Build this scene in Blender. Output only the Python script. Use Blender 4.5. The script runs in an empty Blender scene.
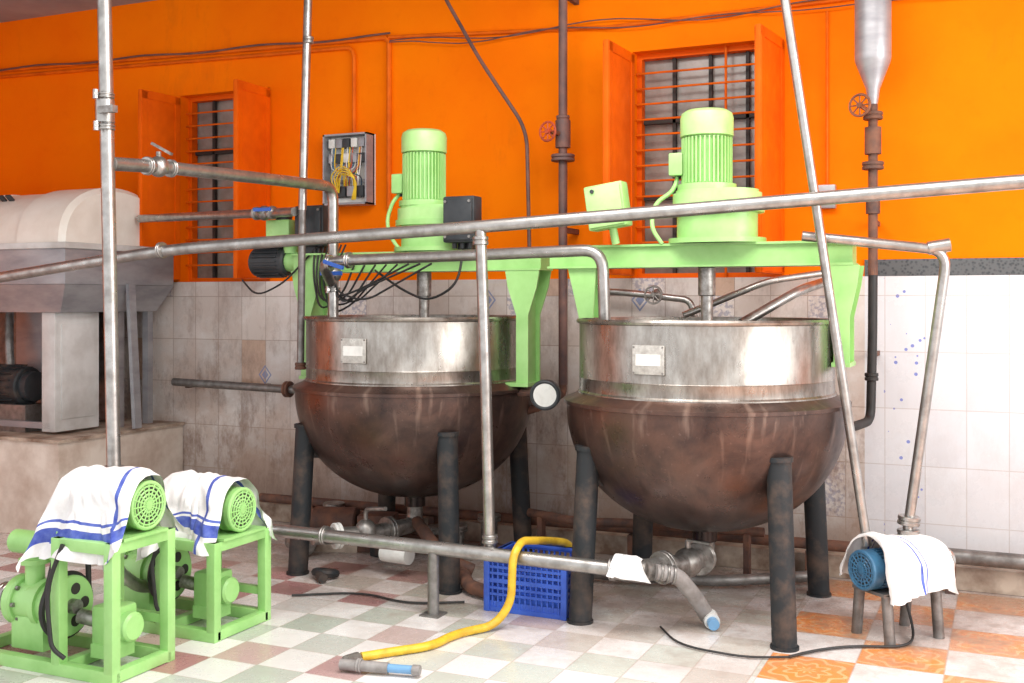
import bpy, bmesh, math, random
from mathutils import Vector, Matrix, Euler, noise
random.seed(7)
V=Vector
scene=bpy.context.scene
try:
    scene.view_settings.view_transform='Standard'
except Exception: pass

# ------------------------------------------------------------------ nodes
class NT:
    def __init__(s,name):
        s.m=bpy.data.materials.new(name); s.m.use_nodes=True
        s.t=s.m.node_tree; s.t.nodes.clear()
        s.out=s.t.nodes.new('ShaderNodeOutputMaterial')
        s.p=s.t.nodes.new('ShaderNodeBsdfPrincipled')
        s.t.links.new(s.p.outputs[0],s.out.inputs[0])
        s.tc=s.t.nodes.new('ShaderNodeTexCoord')
        s.obj=s.tc.outputs['Object']
    def n(s,k): return s.t.nodes.new(k)
    def L(s,a,b): s.t.links.new(a,b)
    def put(s,v,sock):
        if isinstance(v,bpy.types.NodeSocket): s.L(v,sock)
        else:
            if isinstance(v,(tuple,list)) and len(v)==3 and sock.type=='RGBA': v=(*v,1)
            sock.default_value=v
    def m_(s,op,a,b=0.0,c=None):
        n=s.n('ShaderNodeMath'); n.operation=op
        s.put(a,n.inputs[0]); s.put(b,n.inputs[1])
        if c is not None: s.put(c,n.inputs[2])
        return n.outputs[0]
    def mix(s,f,a,b,mode='MIX'):
        n=s.n('ShaderNodeMix'); n.data_type='RGBA'; n.blend_type=mode
        s.put(f,n.inputs['Factor']); s.put(a,n.inputs[6]); s.put(b,n.inputs[7])
        return n.outputs[2]
    def mp(s,scale=(1,1,1),loc=(0,0,0),rot=(0,0,0),src=None):
        n=s.n('ShaderNodeMapping'); n.inputs['Scale'].default_value=scale
        n.inputs['Location'].default_value=loc; n.inputs['Rotation'].default_value=rot
        s.L(src or s.obj,n.inputs[0]); return n.outputs[0]
    def noise(s,scale=5,detail=4,rough=.55,src=None,dist=0):
        n=s.n('ShaderNodeTexNoise'); n.inputs['Scale'].default_value=scale
        n.inputs['Detail'].default_value=detail; n.inputs['Roughness'].default_value=rough
        n.inputs['Distortion'].default_value=dist
        s.L(src or s.obj,n.inputs['Vector']); return n.outputs[0]
    def rng(s,v,a,b,c=0.0,d=1.0):
        n=s.n('ShaderNodeMapRange'); n.clamp=True
        s.put(v,n.inputs[0]); n.inputs[1].default_value=a; n.inputs[2].default_value=b
        n.inputs[3].default_value=c; n.inputs[4].default_value=d
        return n.outputs[0]
    def xyz(s):
        n=s.n('ShaderNodeSeparateXYZ'); s.L(s.obj,n.inputs[0]); return n.outputs
    def comb(s,x,y,z):
        n=s.n('ShaderNodeCombineXYZ'); s.put(x,n.inputs[0]); s.put(y,n.inputs[1]); s.put(z,n.inputs[2]); return n.outputs[0]
    def wn(s,vec):
        n=s.n('ShaderNodeTexWhiteNoise'); n.noise_dimensions='3D'; s.L(vec,n.inputs['Vector']); return n.outputs['Value']
    def col(s,v): s.put(v,s.p.inputs['Base Color'])
    def rough(s,v): s.put(v,s.p.inputs['Roughness'])
    def metal(s,v): s.put(v,s.p.inputs['Metallic'])
    def spec(s,v): s.put(v,s.p.inputs['Specular IOR Level'])
    def bump(s,h,st=.2,dist=.01):
        n=s.n('ShaderNodeBump'); n.inputs['Strength'].default_value=st; n.inputs['Distance'].default_value=dist
        s.L(h,n.inputs['Height']); s.L(n.outputs[0],s.p.inputs['Normal'])

def simple(name,c1,c2=None,scale=6,lo=.35,hi=.65,rough=.5,metal=0,bump=0,st=(1,1,1),rv=.1,spec=None):
    t=NT(name)
    if c2 is None: c2=tuple(x*.75 for x in c1)
    n=t.noise(scale,5,.6,src=t.mp(st))
    t.col(t.mix(t.rng(n,lo,hi),c1,c2))
    t.rough(t.rng(n,.3,.7,max(.05,rough-rv),min(1,rough+rv))); t.metal(metal)
    if bump: t.bump(n,bump,.01)
    if spec is not None: t.spec(spec)
    return t.m

M={}
M['pipe']=simple('galvanised_steel',(.50,.485,.465),(.30,.285,.27),14,rough=.34,metal=.9,rv=.1)
M['pipe_dull']=simple('dull_steel',(.28,.27,.26),(.16,.145,.135),14,rough=.5,metal=.7)
M['steel']=simple('cast_flange',(.40,.385,.365),(.20,.18,.165),30,rough=.45,metal=.8)
M['green']=simple('green_paint',(.37,.66,.235),(.25,.52,.15),5,.4,.75,rough=.36,bump=.05)
M['greenl']=simple('green_paint_pale',(.43,.70,.28),(.32,.60,.19),5,rough=.42)
M['dark']=simple('black_plastic',(.02,.024,.028),(.04,.045,.05),10,rough=.5)
M['rub']=simple('black_rubber',(.015,.015,.015),(.03,.027,.027),20,rough=.6)
M['leg']=simple('grey_leg_paint',(.022,.025,.028),(.10,.07,.055),9,.46,.74,rough=.6,bump=.3,spec=.3)
M['rust']=simple('rusty_pipe',(.075,.042,.035),(.20,.09,.055),14,rough=.75,bump=.3)
M['mauve']=simple('old_painted_pipe',(.09,.055,.056),(.20,.10,.08),9,rough=.6)
M['red']=simple('valve_red',(.55,.08,.03),(.3,.05,.02),20,rough=.6)
M['blueh']=simple('blue_handle',(.03,.12,.5),(.02,.08,.35),10,rough=.4)
M['blue']=simple('crate_plastic',(.045,.13,.60),(.03,.085,.44),8,rough=.4)
M['teal']=simple('motor_blue',(.05,.17,.30),(.03,.10,.19),20,rough=.45)
M['yellow']=simple('yellow_hose',(.75,.50,.03),(.55,.32,.02),16,rough=.45)
M['ywire']=simple('yellow_wire',(.85,.60,.03),(.7,.45,.02),16,rough=.5)
M['white']=simple('white_plastic',(.78,.78,.75),(.6,.6,.57),8,rough=.5)
M['offwhite']=simple('white_enamel_panel',(.66,.66,.65),(.44,.42,.40),3,rough=.5)
M['cream']=simple('cream_enamel',(.84,.80,.73),(.66,.59,.51),3,.45,.85,rough=.45)
M['sheet']=simple('dull_sheet_metal',(.40,.40,.42),(.27,.27,.29),3,rough=.42,metal=.4,st=(1,1,3))
M['orangep']=simple('orange_shutter_paint',(.84,.135,.001),(.70,.10,.001),4,rough=.6,spec=.15)
M['ochre']=simple('orange_conduit',(.80,.15,.002),(.60,.10,.002),6,rough=.6,spec=.2)
M['label']=simple('label_plate',(.56,.54,.50),(.38,.36,.33),40,rough=.35,metal=.4)
M['darkgap']=simple('dark_opening',(.02,.018,.016),(.045,.038,.032),5,rough=.7)
M['ceil']=simple('ceiling_concrete',(.36,.35,.36),(.26,.25,.26),2,rough=.9)
M['blueplug']=simple('light_blue_plastic',(.18,.38,.62),(.14,.3,.5),10,rough=.4)
M['greyhose']=simple('grey_hose',(.34,.32,.31),(.20,.18,.17),16,rough=.5)
M['redwh']=simple('white_disc',(.82,.82,.78),(.7,.7,.66),30,rough=.3)
M['copper']=simple('rusty_valve',(.30,.11,.05),(.18,.07,.04),20,rough=.6,metal=.3)
M['kerb']=simple('dirty_kerb',(.56,.46,.37),(.20,.125,.085),5,.38,.64,rough=.6,bump=.2)

def m_cloth(name):
    t=NT(name)
    n=t.noise(7,5,.6); 
    w=t.noise(160,2,.5)
    t.col(t.mix(t.rng(n,.4,.8),(.86,.85,.84),(.62,.60,.58)))
    t.rough(.85); t.bump(w,.25,.003); return t.m
M['cloth']=m_cloth('woven_sack')
M['stripe']=simple('sack_blue_stripe',(.04,.07,.38),(.12,.17,.50),30,rough=.8)

def m_stainless():
    t=NT('brushed_stainless')
    x,y,z=t.xyz()
    ang=t.m_('ARCTAN2',y,x)
    vec=t.comb(t.m_('MULTIPLY',ang,2.2),0.0,t.m_('MULTIPLY',z,1.2))
    s1=t.noise(3.2,6,.68,src=vec)
    s2=t.noise(9,5,.65,src=t.mp((1,1,.5)))
    drip=t.noise(16,4,.6,src=vec)
    c=t.mix(t.rng(s1,.3,.68),(.50,.475,.44),(.22,.19,.165))
    c=t.mix(t.rng(s2,.5,.75,0,.6),c,(.17,.135,.11))
    c=t.mix(t.m_('MULTIPLY',t.rng(drip,.55,.75,0,.7),t.rng(z,.20,.03,0,1)),c,(.14,.10,.08))
    t.col(c); t.metal(.92); t.rough(t.rng(s2,.3,.7,.22,.42)); t.bump(s1,.06,.01)
    return t.m
M['ss']=m_stainless()
def m_bowl():
    t=NT('streaked_bowl_metal')
    x,y,z=t.xyz()
    ang=t.m_('ARCTAN2',y,x)
    vec=t.comb(t.m_('MULTIPLY',ang,1.1),0.0,t.m_('MULTIPLY',z,1.6))
    st=t.noise(2.6,7,.70,src=vec,dist=.6)
    drv=t.comb(t.m_('MULTIPLY',ang,2.4),0.0,t.m_('MULTIPLY',z,.7))
    drip=t.noise(5,3,.5,src=drv)
    bl=t.noise(3.5,7,.66); sp=t.noise(42,3,.6); pat=t.noise(1.9,6,.6)
    c=t.mix(t.rng(st,.33,.66),(.042,.028,.026),(.125,.075,.060))
    c=t.mix(t.rng(pat,.48,.68,0,.8),c,(.155,.078,.055))
    c=t.mix(t.rng(bl,.50,.70,0,.75),c,(.036,.027,.028))
    c=t.mix(t.m_('MULTIPLY',t.rng(drip,.58,.74,0,.5),t.rng(z,.5,.95,.05,1)),c,(.36,.25,.20))
    c=t.mix(t.rng(sp,.64,.74,0,.3),c,(.28,.19,.16))
    c=t.mix(t.rng(z,.60,.42,0,.7),c,(.017,.014,.014))  # near-black towards the bottom of the bowl
    t.col(c); t.metal(.6); t.rough(t.rng(bl,.3,.7,.22,.44)); t.bump(bl,.18,.01)
    return t.m
M['bowl']=m_bowl()

def m_orange():
    t=NT('orange_limewash')
    n=t.noise(.9,6,.6); n2=t.noise(7,6,.65); d=t.noise(2.2,6,.7,src=t.mp((1,1,.35)))
    c=t.mix(t.rng(n,.35,.7),(.97,.215,.0),(.90,.155,.0))
    c=t.mix(t.rng(n2,.55,.8,0,.3),c,(.78,.12,.0))
    c=t.mix(t.rng(d,.60,.78,0,.4),c,(.5,.10,.01))
    t.col(c); t.rough(.75); t.spec(.08); t.bump(n2,.12,.01); return t.m
M['orange']=m_orange()

def m_walltile():
    t=NT('glazed_wall_tile')
    x,y,z=t.xyz()
    u=t.m_('DIVIDE',x,.205); v=t.m_('DIVIDE',z,.305)
    fu=t.m_('FRACT',u); fv=t.m_('FRACT',v)
    cell=t.comb(t.m_('FLOOR',u),0.0,t.m_('FLOOR',v))
    r=t.wn(cell)
    eu=t.m_('MINIMUM',fu,t.m_('SUBTRACT',1.0,fu)); ev=t.m_('MINIMUM',fv,t.m_('SUBTRACT',1.0,fv))
    g=t.m_('LESS_THAN',t.m_('MINIMUM',t.m_('MULTIPLY',eu,.205),t.m_('MULTIPLY',ev,.305)),.0024)
    right=t.m_('GREATER_THAN',x,-.72)
    left=t.mix(r,(.80,.76,.73),(.62,.57,.54))
    rt=t.mix(r,(.74,.75,.78),(.67,.68,.72))
    c=t.mix(right,left,rt)
    odd=t.m_('MULTIPLY',t.m_('GREATER_THAN',r,.95),t.m_('SUBTRACT',1.0,right))
    c=t.mix(t.m_('MULTIPLY',odd,.55),c,(.60,.31,.15))
    pr=t.m_('MULTIPLY',t.m_('LESS_THAN',r,.07),t.m_('SUBTRACT',1.0,right))
    chk=t.noise(50,2,.5)
    c=t.mix(t.m_('MULTIPLY',pr,t.rng(chk,.45,.6,0,.6)),c,(.16,.20,.36))
    n=t.noise(1.7,8,.74); dn=t.noise(4.5,8,.78,src=t.mp((1,1,.45)))
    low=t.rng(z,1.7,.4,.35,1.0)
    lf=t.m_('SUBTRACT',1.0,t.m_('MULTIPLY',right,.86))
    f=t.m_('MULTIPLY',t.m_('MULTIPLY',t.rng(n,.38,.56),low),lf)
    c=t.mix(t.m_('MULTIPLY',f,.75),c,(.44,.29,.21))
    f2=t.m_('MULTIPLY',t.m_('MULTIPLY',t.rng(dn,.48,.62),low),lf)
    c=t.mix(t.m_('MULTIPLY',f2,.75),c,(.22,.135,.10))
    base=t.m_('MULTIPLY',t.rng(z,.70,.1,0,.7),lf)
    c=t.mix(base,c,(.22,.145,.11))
    vo=t.n('ShaderNodeTexVoronoi'); vo.inputs['Scale'].default_value=17; t.L(t.mp((1,0,1)),vo.inputs['Vector'])
    inx=t.m_('MULTIPLY',t.m_('GREATER_THAN',x,-.62),t.m_('LESS_THAN',x,-.40))
    sp=t.m_('MULTIPLY',t.m_('LESS_THAN',vo.outputs['Distance'],.16),inx)
    c=t.mix(t.m_('MULTIPLY',sp,.8),c,(.10,.15,.55))
    for (dx,dz) in ((-3.0,1.5),(-2.0,1.5),(-4.72,.98)):
        dd=t.m_('ADD',t.m_('ABSOLUTE',t.m_('SUBTRACT',x,dx)),t.m_('MULTIPLY',t.m_('ABSOLUTE',t.m_('SUBTRACT',z,dz)),.8))
        a=t.m_('MULTIPLY',t.m_('LESS_THAN',dd,.055),t.m_('GREATER_THAN',dd,.042))
        b=t.m_('LESS_THAN',dd,.028)
        c=t.mix(t.m_('MULTIPLY',t.m_('MAXIMUM',a,b),.8),c,(.16,.22,.42))
    c=t.mix(t.m_('MULTIPLY',g,t.m_('SUBTRACT',.75,t.m_('MULTIPLY',right,.35))),c,(.34,.25,.20))
    t.col(c); t.rough(t.rng(n,.3,.7,.14,.4)); return t.m
M['tile']=m_walltile()

def m_floor():
    t=NT('checker_floor_tile')
    x,y,z=t.xyz()
    S=.34
    u=t.m_('ADD',t.m_('DIVIDE',x,S),.7); v=t.m_('ADD',t.m_('DIVIDE',y,S),.1)
    fu=t.m_('FRACT',u); fv=t.m_('FRACT',v); iu=t.m_('FLOOR',u); iv=t.m_('FLOOR',v)
    par=t.m_('FLOORED_MODULO',t.m_('ADD',iu,iv),2.0)
    par=t.m_('GREATER_THAN',par,.5)
    right=t.m_('GREATER_THAN',iu,-2.6)
    # left area is laid with smaller tiles
    S2=.235
    ul=t.m_('DIVIDE',x,S2); vl=t.m_('ADD',t.m_('DIVIDE',y,S2),.3)
    ful=t.m_('FRACT',ul); fvl=t.m_('FRACT',vl); iul=t.m_('FLOOR',ul); ivl=t.m_('FLOOR',vl)
    parl=t.m_('GREATER_THAN',t.m_('FLOORED_MODULO',t.m_('ADD',iul,ivl),2.0),.5)
    rl=t.wn(t.comb(t.m_('FLOOR',t.m_('DIVIDE',iul,3.0)),ivl,3.0)); r2=t.wn(t.comb(iul,ivl,9.0))
    ramp=t.n('ShaderNodeValToRGB'); ramp.color_ramp.interpolation='CONSTANT'
    e=ramp.color_ramp.elements
    e[0].position=0; e[0].color=(.42,.20,.21,1)
    e[1].position=.24; e[1].color=(.44,.48,.42,1)
    for p,cc in ((.50,(.52,.54,.50)),(.72,(.54,.38,.37)),(.88,(.60,.60,.58))):
        k=e.new(p); k.color=(*cc,1)
    t.L(rl,ramp.inputs[0])
    fade=t.rng(x,-2.9,-1.5,.0,.75)
    dark=t.mix(fade,ramp.outputs[0],(.66,.70,.64))
    light=t.mix(r2,(.86,.84,.83),(.72,.71,.69))
    lcol=t.mix(parl,light,dark)
    du=t.m_('SUBTRACT',fu,.5); dv=t.m_('SUBTRACT',fv,.5)
    rad=t.m_('SQRT',t.m_('ADD',t.m_('MULTIPLY',du,du),t.m_('MULTIPLY',dv,dv)))
    ang=t.m_('ARCTAN2',dv,du)
    pet=t.m_('MULTIPLY',t.m_('SINE',t.m_('MULTIPLY',ang,8.0)),.05)
    ring=t.m_('SINE',t.m_('MULTIPLY',t.m_('ADD',rad,pet),34.0))
    pat=t.m_('GREATER_THAN',ring,.6)
    oc=t.mix(t.m_('MULTIPLY',pat,.65),(.88,.28,.04),(.93,.58,.28))
    rcol=t.mix(par,(.88,.86,.85),oc)
    c=t.mix(right,lcol,rcol)
    def edge(a,b,w):
        eu=t.m_('MINIMUM',a,t.m_('SUBTRACT',1.0,a)); ev=t.m_('MINIMUM',b,t.m_('SUBTRACT',1.0,b))
        return t.m_('LESS_THAN',t.m_('MINIMUM',eu,ev),w)
    g=t.m_('ADD',t.m_('MULTIPLY',edge(fu,fv,.011),right),t.m_('MULTIPLY',edge(ful,fvl,.014),t.m_('SUBTRACT',1.0,right)))
    c=t.mix(t.m_('MULTIPLY',g,.5),c,(.42,.34,.28))
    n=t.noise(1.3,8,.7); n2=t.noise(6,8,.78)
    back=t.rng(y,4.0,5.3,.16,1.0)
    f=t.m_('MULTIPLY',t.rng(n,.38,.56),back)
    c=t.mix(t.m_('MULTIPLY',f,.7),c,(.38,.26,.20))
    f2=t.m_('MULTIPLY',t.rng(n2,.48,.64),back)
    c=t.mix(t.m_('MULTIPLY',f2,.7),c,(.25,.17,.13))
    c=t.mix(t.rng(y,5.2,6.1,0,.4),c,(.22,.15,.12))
    t.col(c); t.rough(t.rng(n2,.3,.7,.16,.42)); return t.m
M['floor']=m_floor()
def m_border():
    t=NT('border_tile'); x,y,z=t.xyz()
    vo=t.n('ShaderNodeTexVoronoi'); vo.inputs['Scale'].default_value=60; t.L(t.mp((1,0,1)),vo.inputs['Vector'])
    t.col(t.mix(t.rng(vo.outputs['Distance'],.1,.55),(.028,.036,.04),(.10,.105,.11))); t.rough(.4); return t.m
M['border']=m_border()
def m_glass():
    t=NT('dusty_window_glass')
    n=t.noise(3,5,.6)
    c=t.mix(t.rng(n,.35,.65),(.17,.14,.115),(.38,.35,.32))
    t.col(c); t.rough(.25); return t.m
M['glass']=m_glass()

# ------------------------------------------------------------------ mesh builder
def frame_of(d):
    d=d.normalized(); a=V((0,0,1)) if abs(d.z)<.9 else V((1,0,0))
    x=a.cross(d).normalized(); y=d.cross(x).normalized(); return x,y,d
class B:
    def __init__(s,name): s.bm=bmesh.new(); s.mats=[]; s.name=name
    def mi(s,m):
        m=M[m] if isinstance(m,str) else m
        if m not in s.mats: s.mats.append(m)
        return s.mats.index(m)
    def rings(s,rs,m,close0=True,close1=True,cyc=False):
        k=s.mi(m); vs=[[s.bm.verts.new(p) for p in r] for r in rs]; n=len(rs[0])
        R=range(len(vs)) if cyc else range(len(vs)-1)
        for i in R:
            a=vs[i]; b=vs[(i+1)%len(vs)]
            for j in range(n):
                try:
                    f=s.bm.faces.new((a[j],a[(j+1)%n],b[(j+1)%n],b[j])); f.material_index=k
                except ValueError: pass
        if not cyc:
            if close0: f=s.bm.faces.new(list(reversed(vs[0]))); f.material_index=k
            if close1: f=s.bm.faces.new(vs[-1]); f.material_index=k
    def box(s,c,size,m,rot=None,bev=0):
        tb=bmesh.new(); bmesh.ops.create_cube(tb,size=1)
        bmesh.ops.scale(tb,vec=size,verts=tb.verts)
        if bev: bmesh.ops.bevel(tb,geom=list(tb.edges),offset=bev,segments=2,affect='EDGES',profile=.6)
        R=Matrix.Identity(4)
        if rot is not None:
            R=rot.to_4x4() if isinstance(rot,Matrix) else Euler(rot).to_matrix().to_4x4()
        s.merge(tb,m,Matrix.Translation(c)@R)
    def merge(s,tb,m,X=None):
        if X is not None: bmesh.ops.transform(tb,matrix=X,verts=tb.verts)
        k=s.mi(m)
        for f in tb.faces: f.material_index=k
        me=bpy.data.meshes.new('tmp'); tb.to_mesh(me); tb.free(); s.bm.from_mesh(me); bpy.data.meshes.remove(me)
    def bb(s,x0,x1,y0,y1,z0,z1,m,bev=0):
        s.box(((x0+x1)/2,(y0+y1)/2,(z0+z1)/2),(x1-x0,y1-y0,z1-z0),m,None,bev)
    def cyl(s,a,b,r,m,r2=None,seg=20,bev=0):
        a=V(a);b=V(b); x,y,d=frame_of(b-a); r2=r if r2 is None else r2; L=(b-a).length
        prof=[(r,0),(r2,L)]
        if bev: prof=[(r-bev,0),(r,bev),(r2,L-bev),(r2-bev,L)]
        s.rings([[a+d*h+(x*math.cos(t)+y*math.sin(t))*q for t in [2*math.pi*i/seg for i in range(seg)]] for q,h in prof],m)
    def lathe(s,prof,o,m,axis=(0,0,1),seg=48,c0=False,c1=False):
        o=V(o); x,y,d=frame_of(V(axis))
        s.rings([[o+d*h+(x*math.cos(t)+y*math.sin(t))*max(q,.0005) for t in [2*math.pi*i/seg for i in range(seg)]] for q,h in prof],m,c0,c1)
    def torus(s,c,axis,R,r,m,seg=32,s2=8):
        c=V(c); x,y,d=frame_of(V(axis)); rs=[]
        for i in range(seg):
            t=2*math.pi*i/seg; u=x*math.cos(t)+y*math.sin(t)
            rs.append([c+u*(R+r*math.cos(a))+d*r*math.sin(a) for a in [2*math.pi*j/s2 for j in range(s2)]])
        s.rings(rs,m,cyc=True)
    def path(s,pts,bend):
        P=[V(p) for p in pts]; out=[P[0]]
        for i in range(1,len(P)-1):
            a=P[i-1]-P[i]; b=P[i+1]-P[i]; q=min(bend,a.length*.48,b.length*.48)
            A=P[i]+a.normalized()*q; C=P[i]+b.normalized()*q
            for k in range(7):
                t=k/6; out.append(A*(1-t)**2+P[i]*2*t*(1-t)+C*t*t)
        out.append(P[-1]); return out
    def tube(s,pts,r,m,bend=.07,seg=12):
        P=s.path(pts,bend); T=[]
        for i in range(len(P)):
            a=P[max(0,i-1)]; b=P[min(len(P)-1,i+1)]; T.append((b-a).normalized())
        x,y,_=frame_of(T[0]); rs=[]
        for i,p in enumerate(P):
            if i:
                q=T[i-1].rotation_difference(T[i]); x=q@x; y=q@y
            rs.append([p+(x*math.cos(t)+y*math.sin(t))*r for t in [2*math.pi*j/seg for j in range(seg)]])
        s.rings(rs,m)
    def prism(s,poly,o,ux,uy,th,m):
        o=V(o);ux=V(ux);uy=V(uy); n=ux.cross(uy).normalized()
        s.rings([[o+ux*a+uy*b-n*th/2 for a,b in poly],[o+ux*a+uy*b+n*th/2 for a,b in poly]],m)
    def sphere(s,c,r,m,sc=(1,1,1),sub=3):
        tb=bmesh.new(); bmesh.ops.create_icosphere(tb,subdivisions=sub,radius=r)
        bmesh.ops.scale(tb,vec=sc,verts=tb.verts); s.merge(tb,m,Matrix.Translation(c))
    def flange(s,c,axis,r,m='steel',th=.02):
        c=V(c);a=V(axis).normalized()
        s.cyl(c-a*th,c-a*.002,r,m,bev=.003); s.cyl(c+a*.002,c+a*th,r,m,bev=.003)
        s.cyl(c-a*.01,c+a*.01,r*.9,m)
    def clamp(s,c,axis,r,m='pipe'):
        s.flange(c,axis,r*1.35,m,.012); x,y,d=frame_of(V(axis))
        s.cyl(V(c)+x*r*1.2-y*.02,V(c)+x*r*1.9+y*.01,.009,m,seg=8)
        s.cyl(V(c)+x*r*1.7-d*.02,V(c)+x*r*1.7+d*.02,.012,m,seg=8)
    def handwheel(s,c,axis,R,m):
        s.torus(c,axis,R,R*.13,m,24,6); x,y,d=frame_of(V(axis)); c=V(c)
        for i in range(4):
            t=math.pi/4*i; u=(x*math.cos(t)+y*math.sin(t))*R; s.cyl(c-u,c+u,R*.08,m,seg=6)
        s.cyl(c-d*R*.25,c+d*R*.25,R*.25,m,seg=10)
    def done(s,parent=None,keep=False,origin=None):
        bm=s.bm; bmesh.ops.recalc_face_normals(bm,faces=bm.faces)
        for f in bm.faces: f.smooth=True
        for e in bm.edges:
            if len(e.link_faces)==2:
                if e.link_faces[0].normal.angle(e.link_faces[1].normal,0)>math.radians(36): e.smooth=False
        if keep: loc=V((0,0,0))
        elif origin is not None: loc=V(origin)
        else:
            xs=[v.co for v in bm.verts]
            loc=V(((min(p.x for p in xs)+max(p.x for p in xs))/2,(min(p.y for p in xs)+max(p.y for p in xs))/2,min(p.z for p in xs)))
        bmesh.ops.translate(bm,vec=-loc,verts=bm.verts)
        me=bpy.data.meshes.new(s.name); bm.to_mesh(me); bm.free()
        for m in s.mats: me.materials.append(m)
        o=bpy.data.objects.new(s.name,me); bpy.context.collection.objects.link(o)
        o.location=loc
        if parent is not None: o.parent=parent; o.location=loc-parent.location
        return o
def empty(name,loc):
    e=bpy.data.objects.new(name,None); e.location=loc; e.empty_display_size=.1
    bpy.context.collection.objects.link(e); return e

# ------------------------------------------------------------------ room shell
WY=6.28; CZ=3.7
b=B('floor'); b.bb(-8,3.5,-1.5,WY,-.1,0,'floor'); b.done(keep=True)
b=B('ceiling'); b.bb(-8,3.5,2.2,WY+.25,CZ,CZ+.12,'ceil'); b.done(keep=True)
b=B('wall_back')
b.bb(-8,3.5,WY-.012,WY+.25,0,1.63,'tile')
wins=((-5.48,-4.69),(-2.05,-1.17)); zt=2.98; zb=1.63
segs=[(-8,wins[0][0]),(wins[0][1],wins[1][0]),(wins[1][1],3.5)]
for a,c in segs: b.bb(a,c,WY,WY+.25,zb,zt,'orange')
b.bb(-8,3.5,WY,WY+.25,zt,CZ,'orange')
b.bb(-.72,3.5,WY-.014,WY-.0005,1.63,1.72,'border')
b.done(keep=True)
b=B('wall_left'); b.bb(-8.2,-8,2.2,WY+.25,0,CZ,'orange'); b.done(keep=True)
b=B('baseboard_back'); b.bb(-5.4,3.5,WY-.15,WY-.013,0,.12,'kerb',.008); b.done(keep=True)

def window(i,x0,x1,aL,aR):
    e=empty('window_%d'%i,((x0+x1)/2,WY,zb)); w=x1-x0
    f=B('frame'); t=.03
    yy=WY+.12
    for X in (x0+t/2,x1-t/2): f.box((X,yy,(zb+zt)/2),(t,.06,zt-zb-.002),'orangep')
    for Z in (zb+t/2,zt-t/2): f.box(((x0+x1)/2,yy,Z),(w-2*t,.06,t),'orangep')
    for q in (zb+(zt-zb)*.36,zb+(zt-zb)*.70): f.box(((x0+x1)/2,WY+.14,q),(w-2*t,.03,.026),'darkgap')
    for q in (.25,.5,.75): f.box((x0+w*q,WY+.14,(zb+zt)/2),(.02,.03,zt-zb-2*t),'darkgap')
    n=14
    for k in range(1,n):
        Z=zb+t+(zt-zb-2*t)*k/n
        f.cyl((x0+.001,yy-.06,Z),(x1-.001,yy-.06,Z),.0065,'ochre',seg=8)
    f.cyl((x0+w*.62,yy-.05,zb+.001),(x0+w*.62,yy-.05,zt-.001),.008,'ochre',seg=8)
    f.done(e)
    g=B('glass_panes')
    g.box(((x0+x1)/2,WY+.2,(zb+zt)/2),(w-.002,.01,zt-zb-.002),'darkgap')
    g.box(((x0+x1)/2,WY+.165,(zb+zt)/2),(w-.01,.006,zt-zb-.01),'glass')
    g.done(e)
    lw=w/2-.02
    for nm,hx,ang in (('shutter_left',x0,aL),('shutter_right',x1,aR)):
        s=B(nm); a=math.radians(ang); d=V((math.cos(a),-math.sin(a),0)); c=V((hx,WY-.015,(zb+zt)/2))+d*lw/2
        R=Matrix.Rotation(-a,3,'Z')
        s.box(c,(lw,.03,zt-zb-.03),'orangep',R,.004)
        nn=R@V((0,1,0))
        for sgn in (-1,1):
            for zz in (zb+.05,zt-.05): s.box(V((c.x,c.y,zz))+nn*.017*sgn,(lw-.01,.006,.05),'orangep',R)
            for k in (-1,1): s.box(c+d*k*(lw/2-.03)+nn*.017*sgn,(.05,.006,zt-zb-.04),'orangep',R)
        for zz in (zb+.2,zt-.2): s.cyl((hx,WY-.018,zz-.05),(hx,WY-.018,zz+.05),.014,'ochre',seg=8)
        s.done(e)
window(1,*wins[0],93,88)
window(2,*wins[1],92,96)

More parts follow.
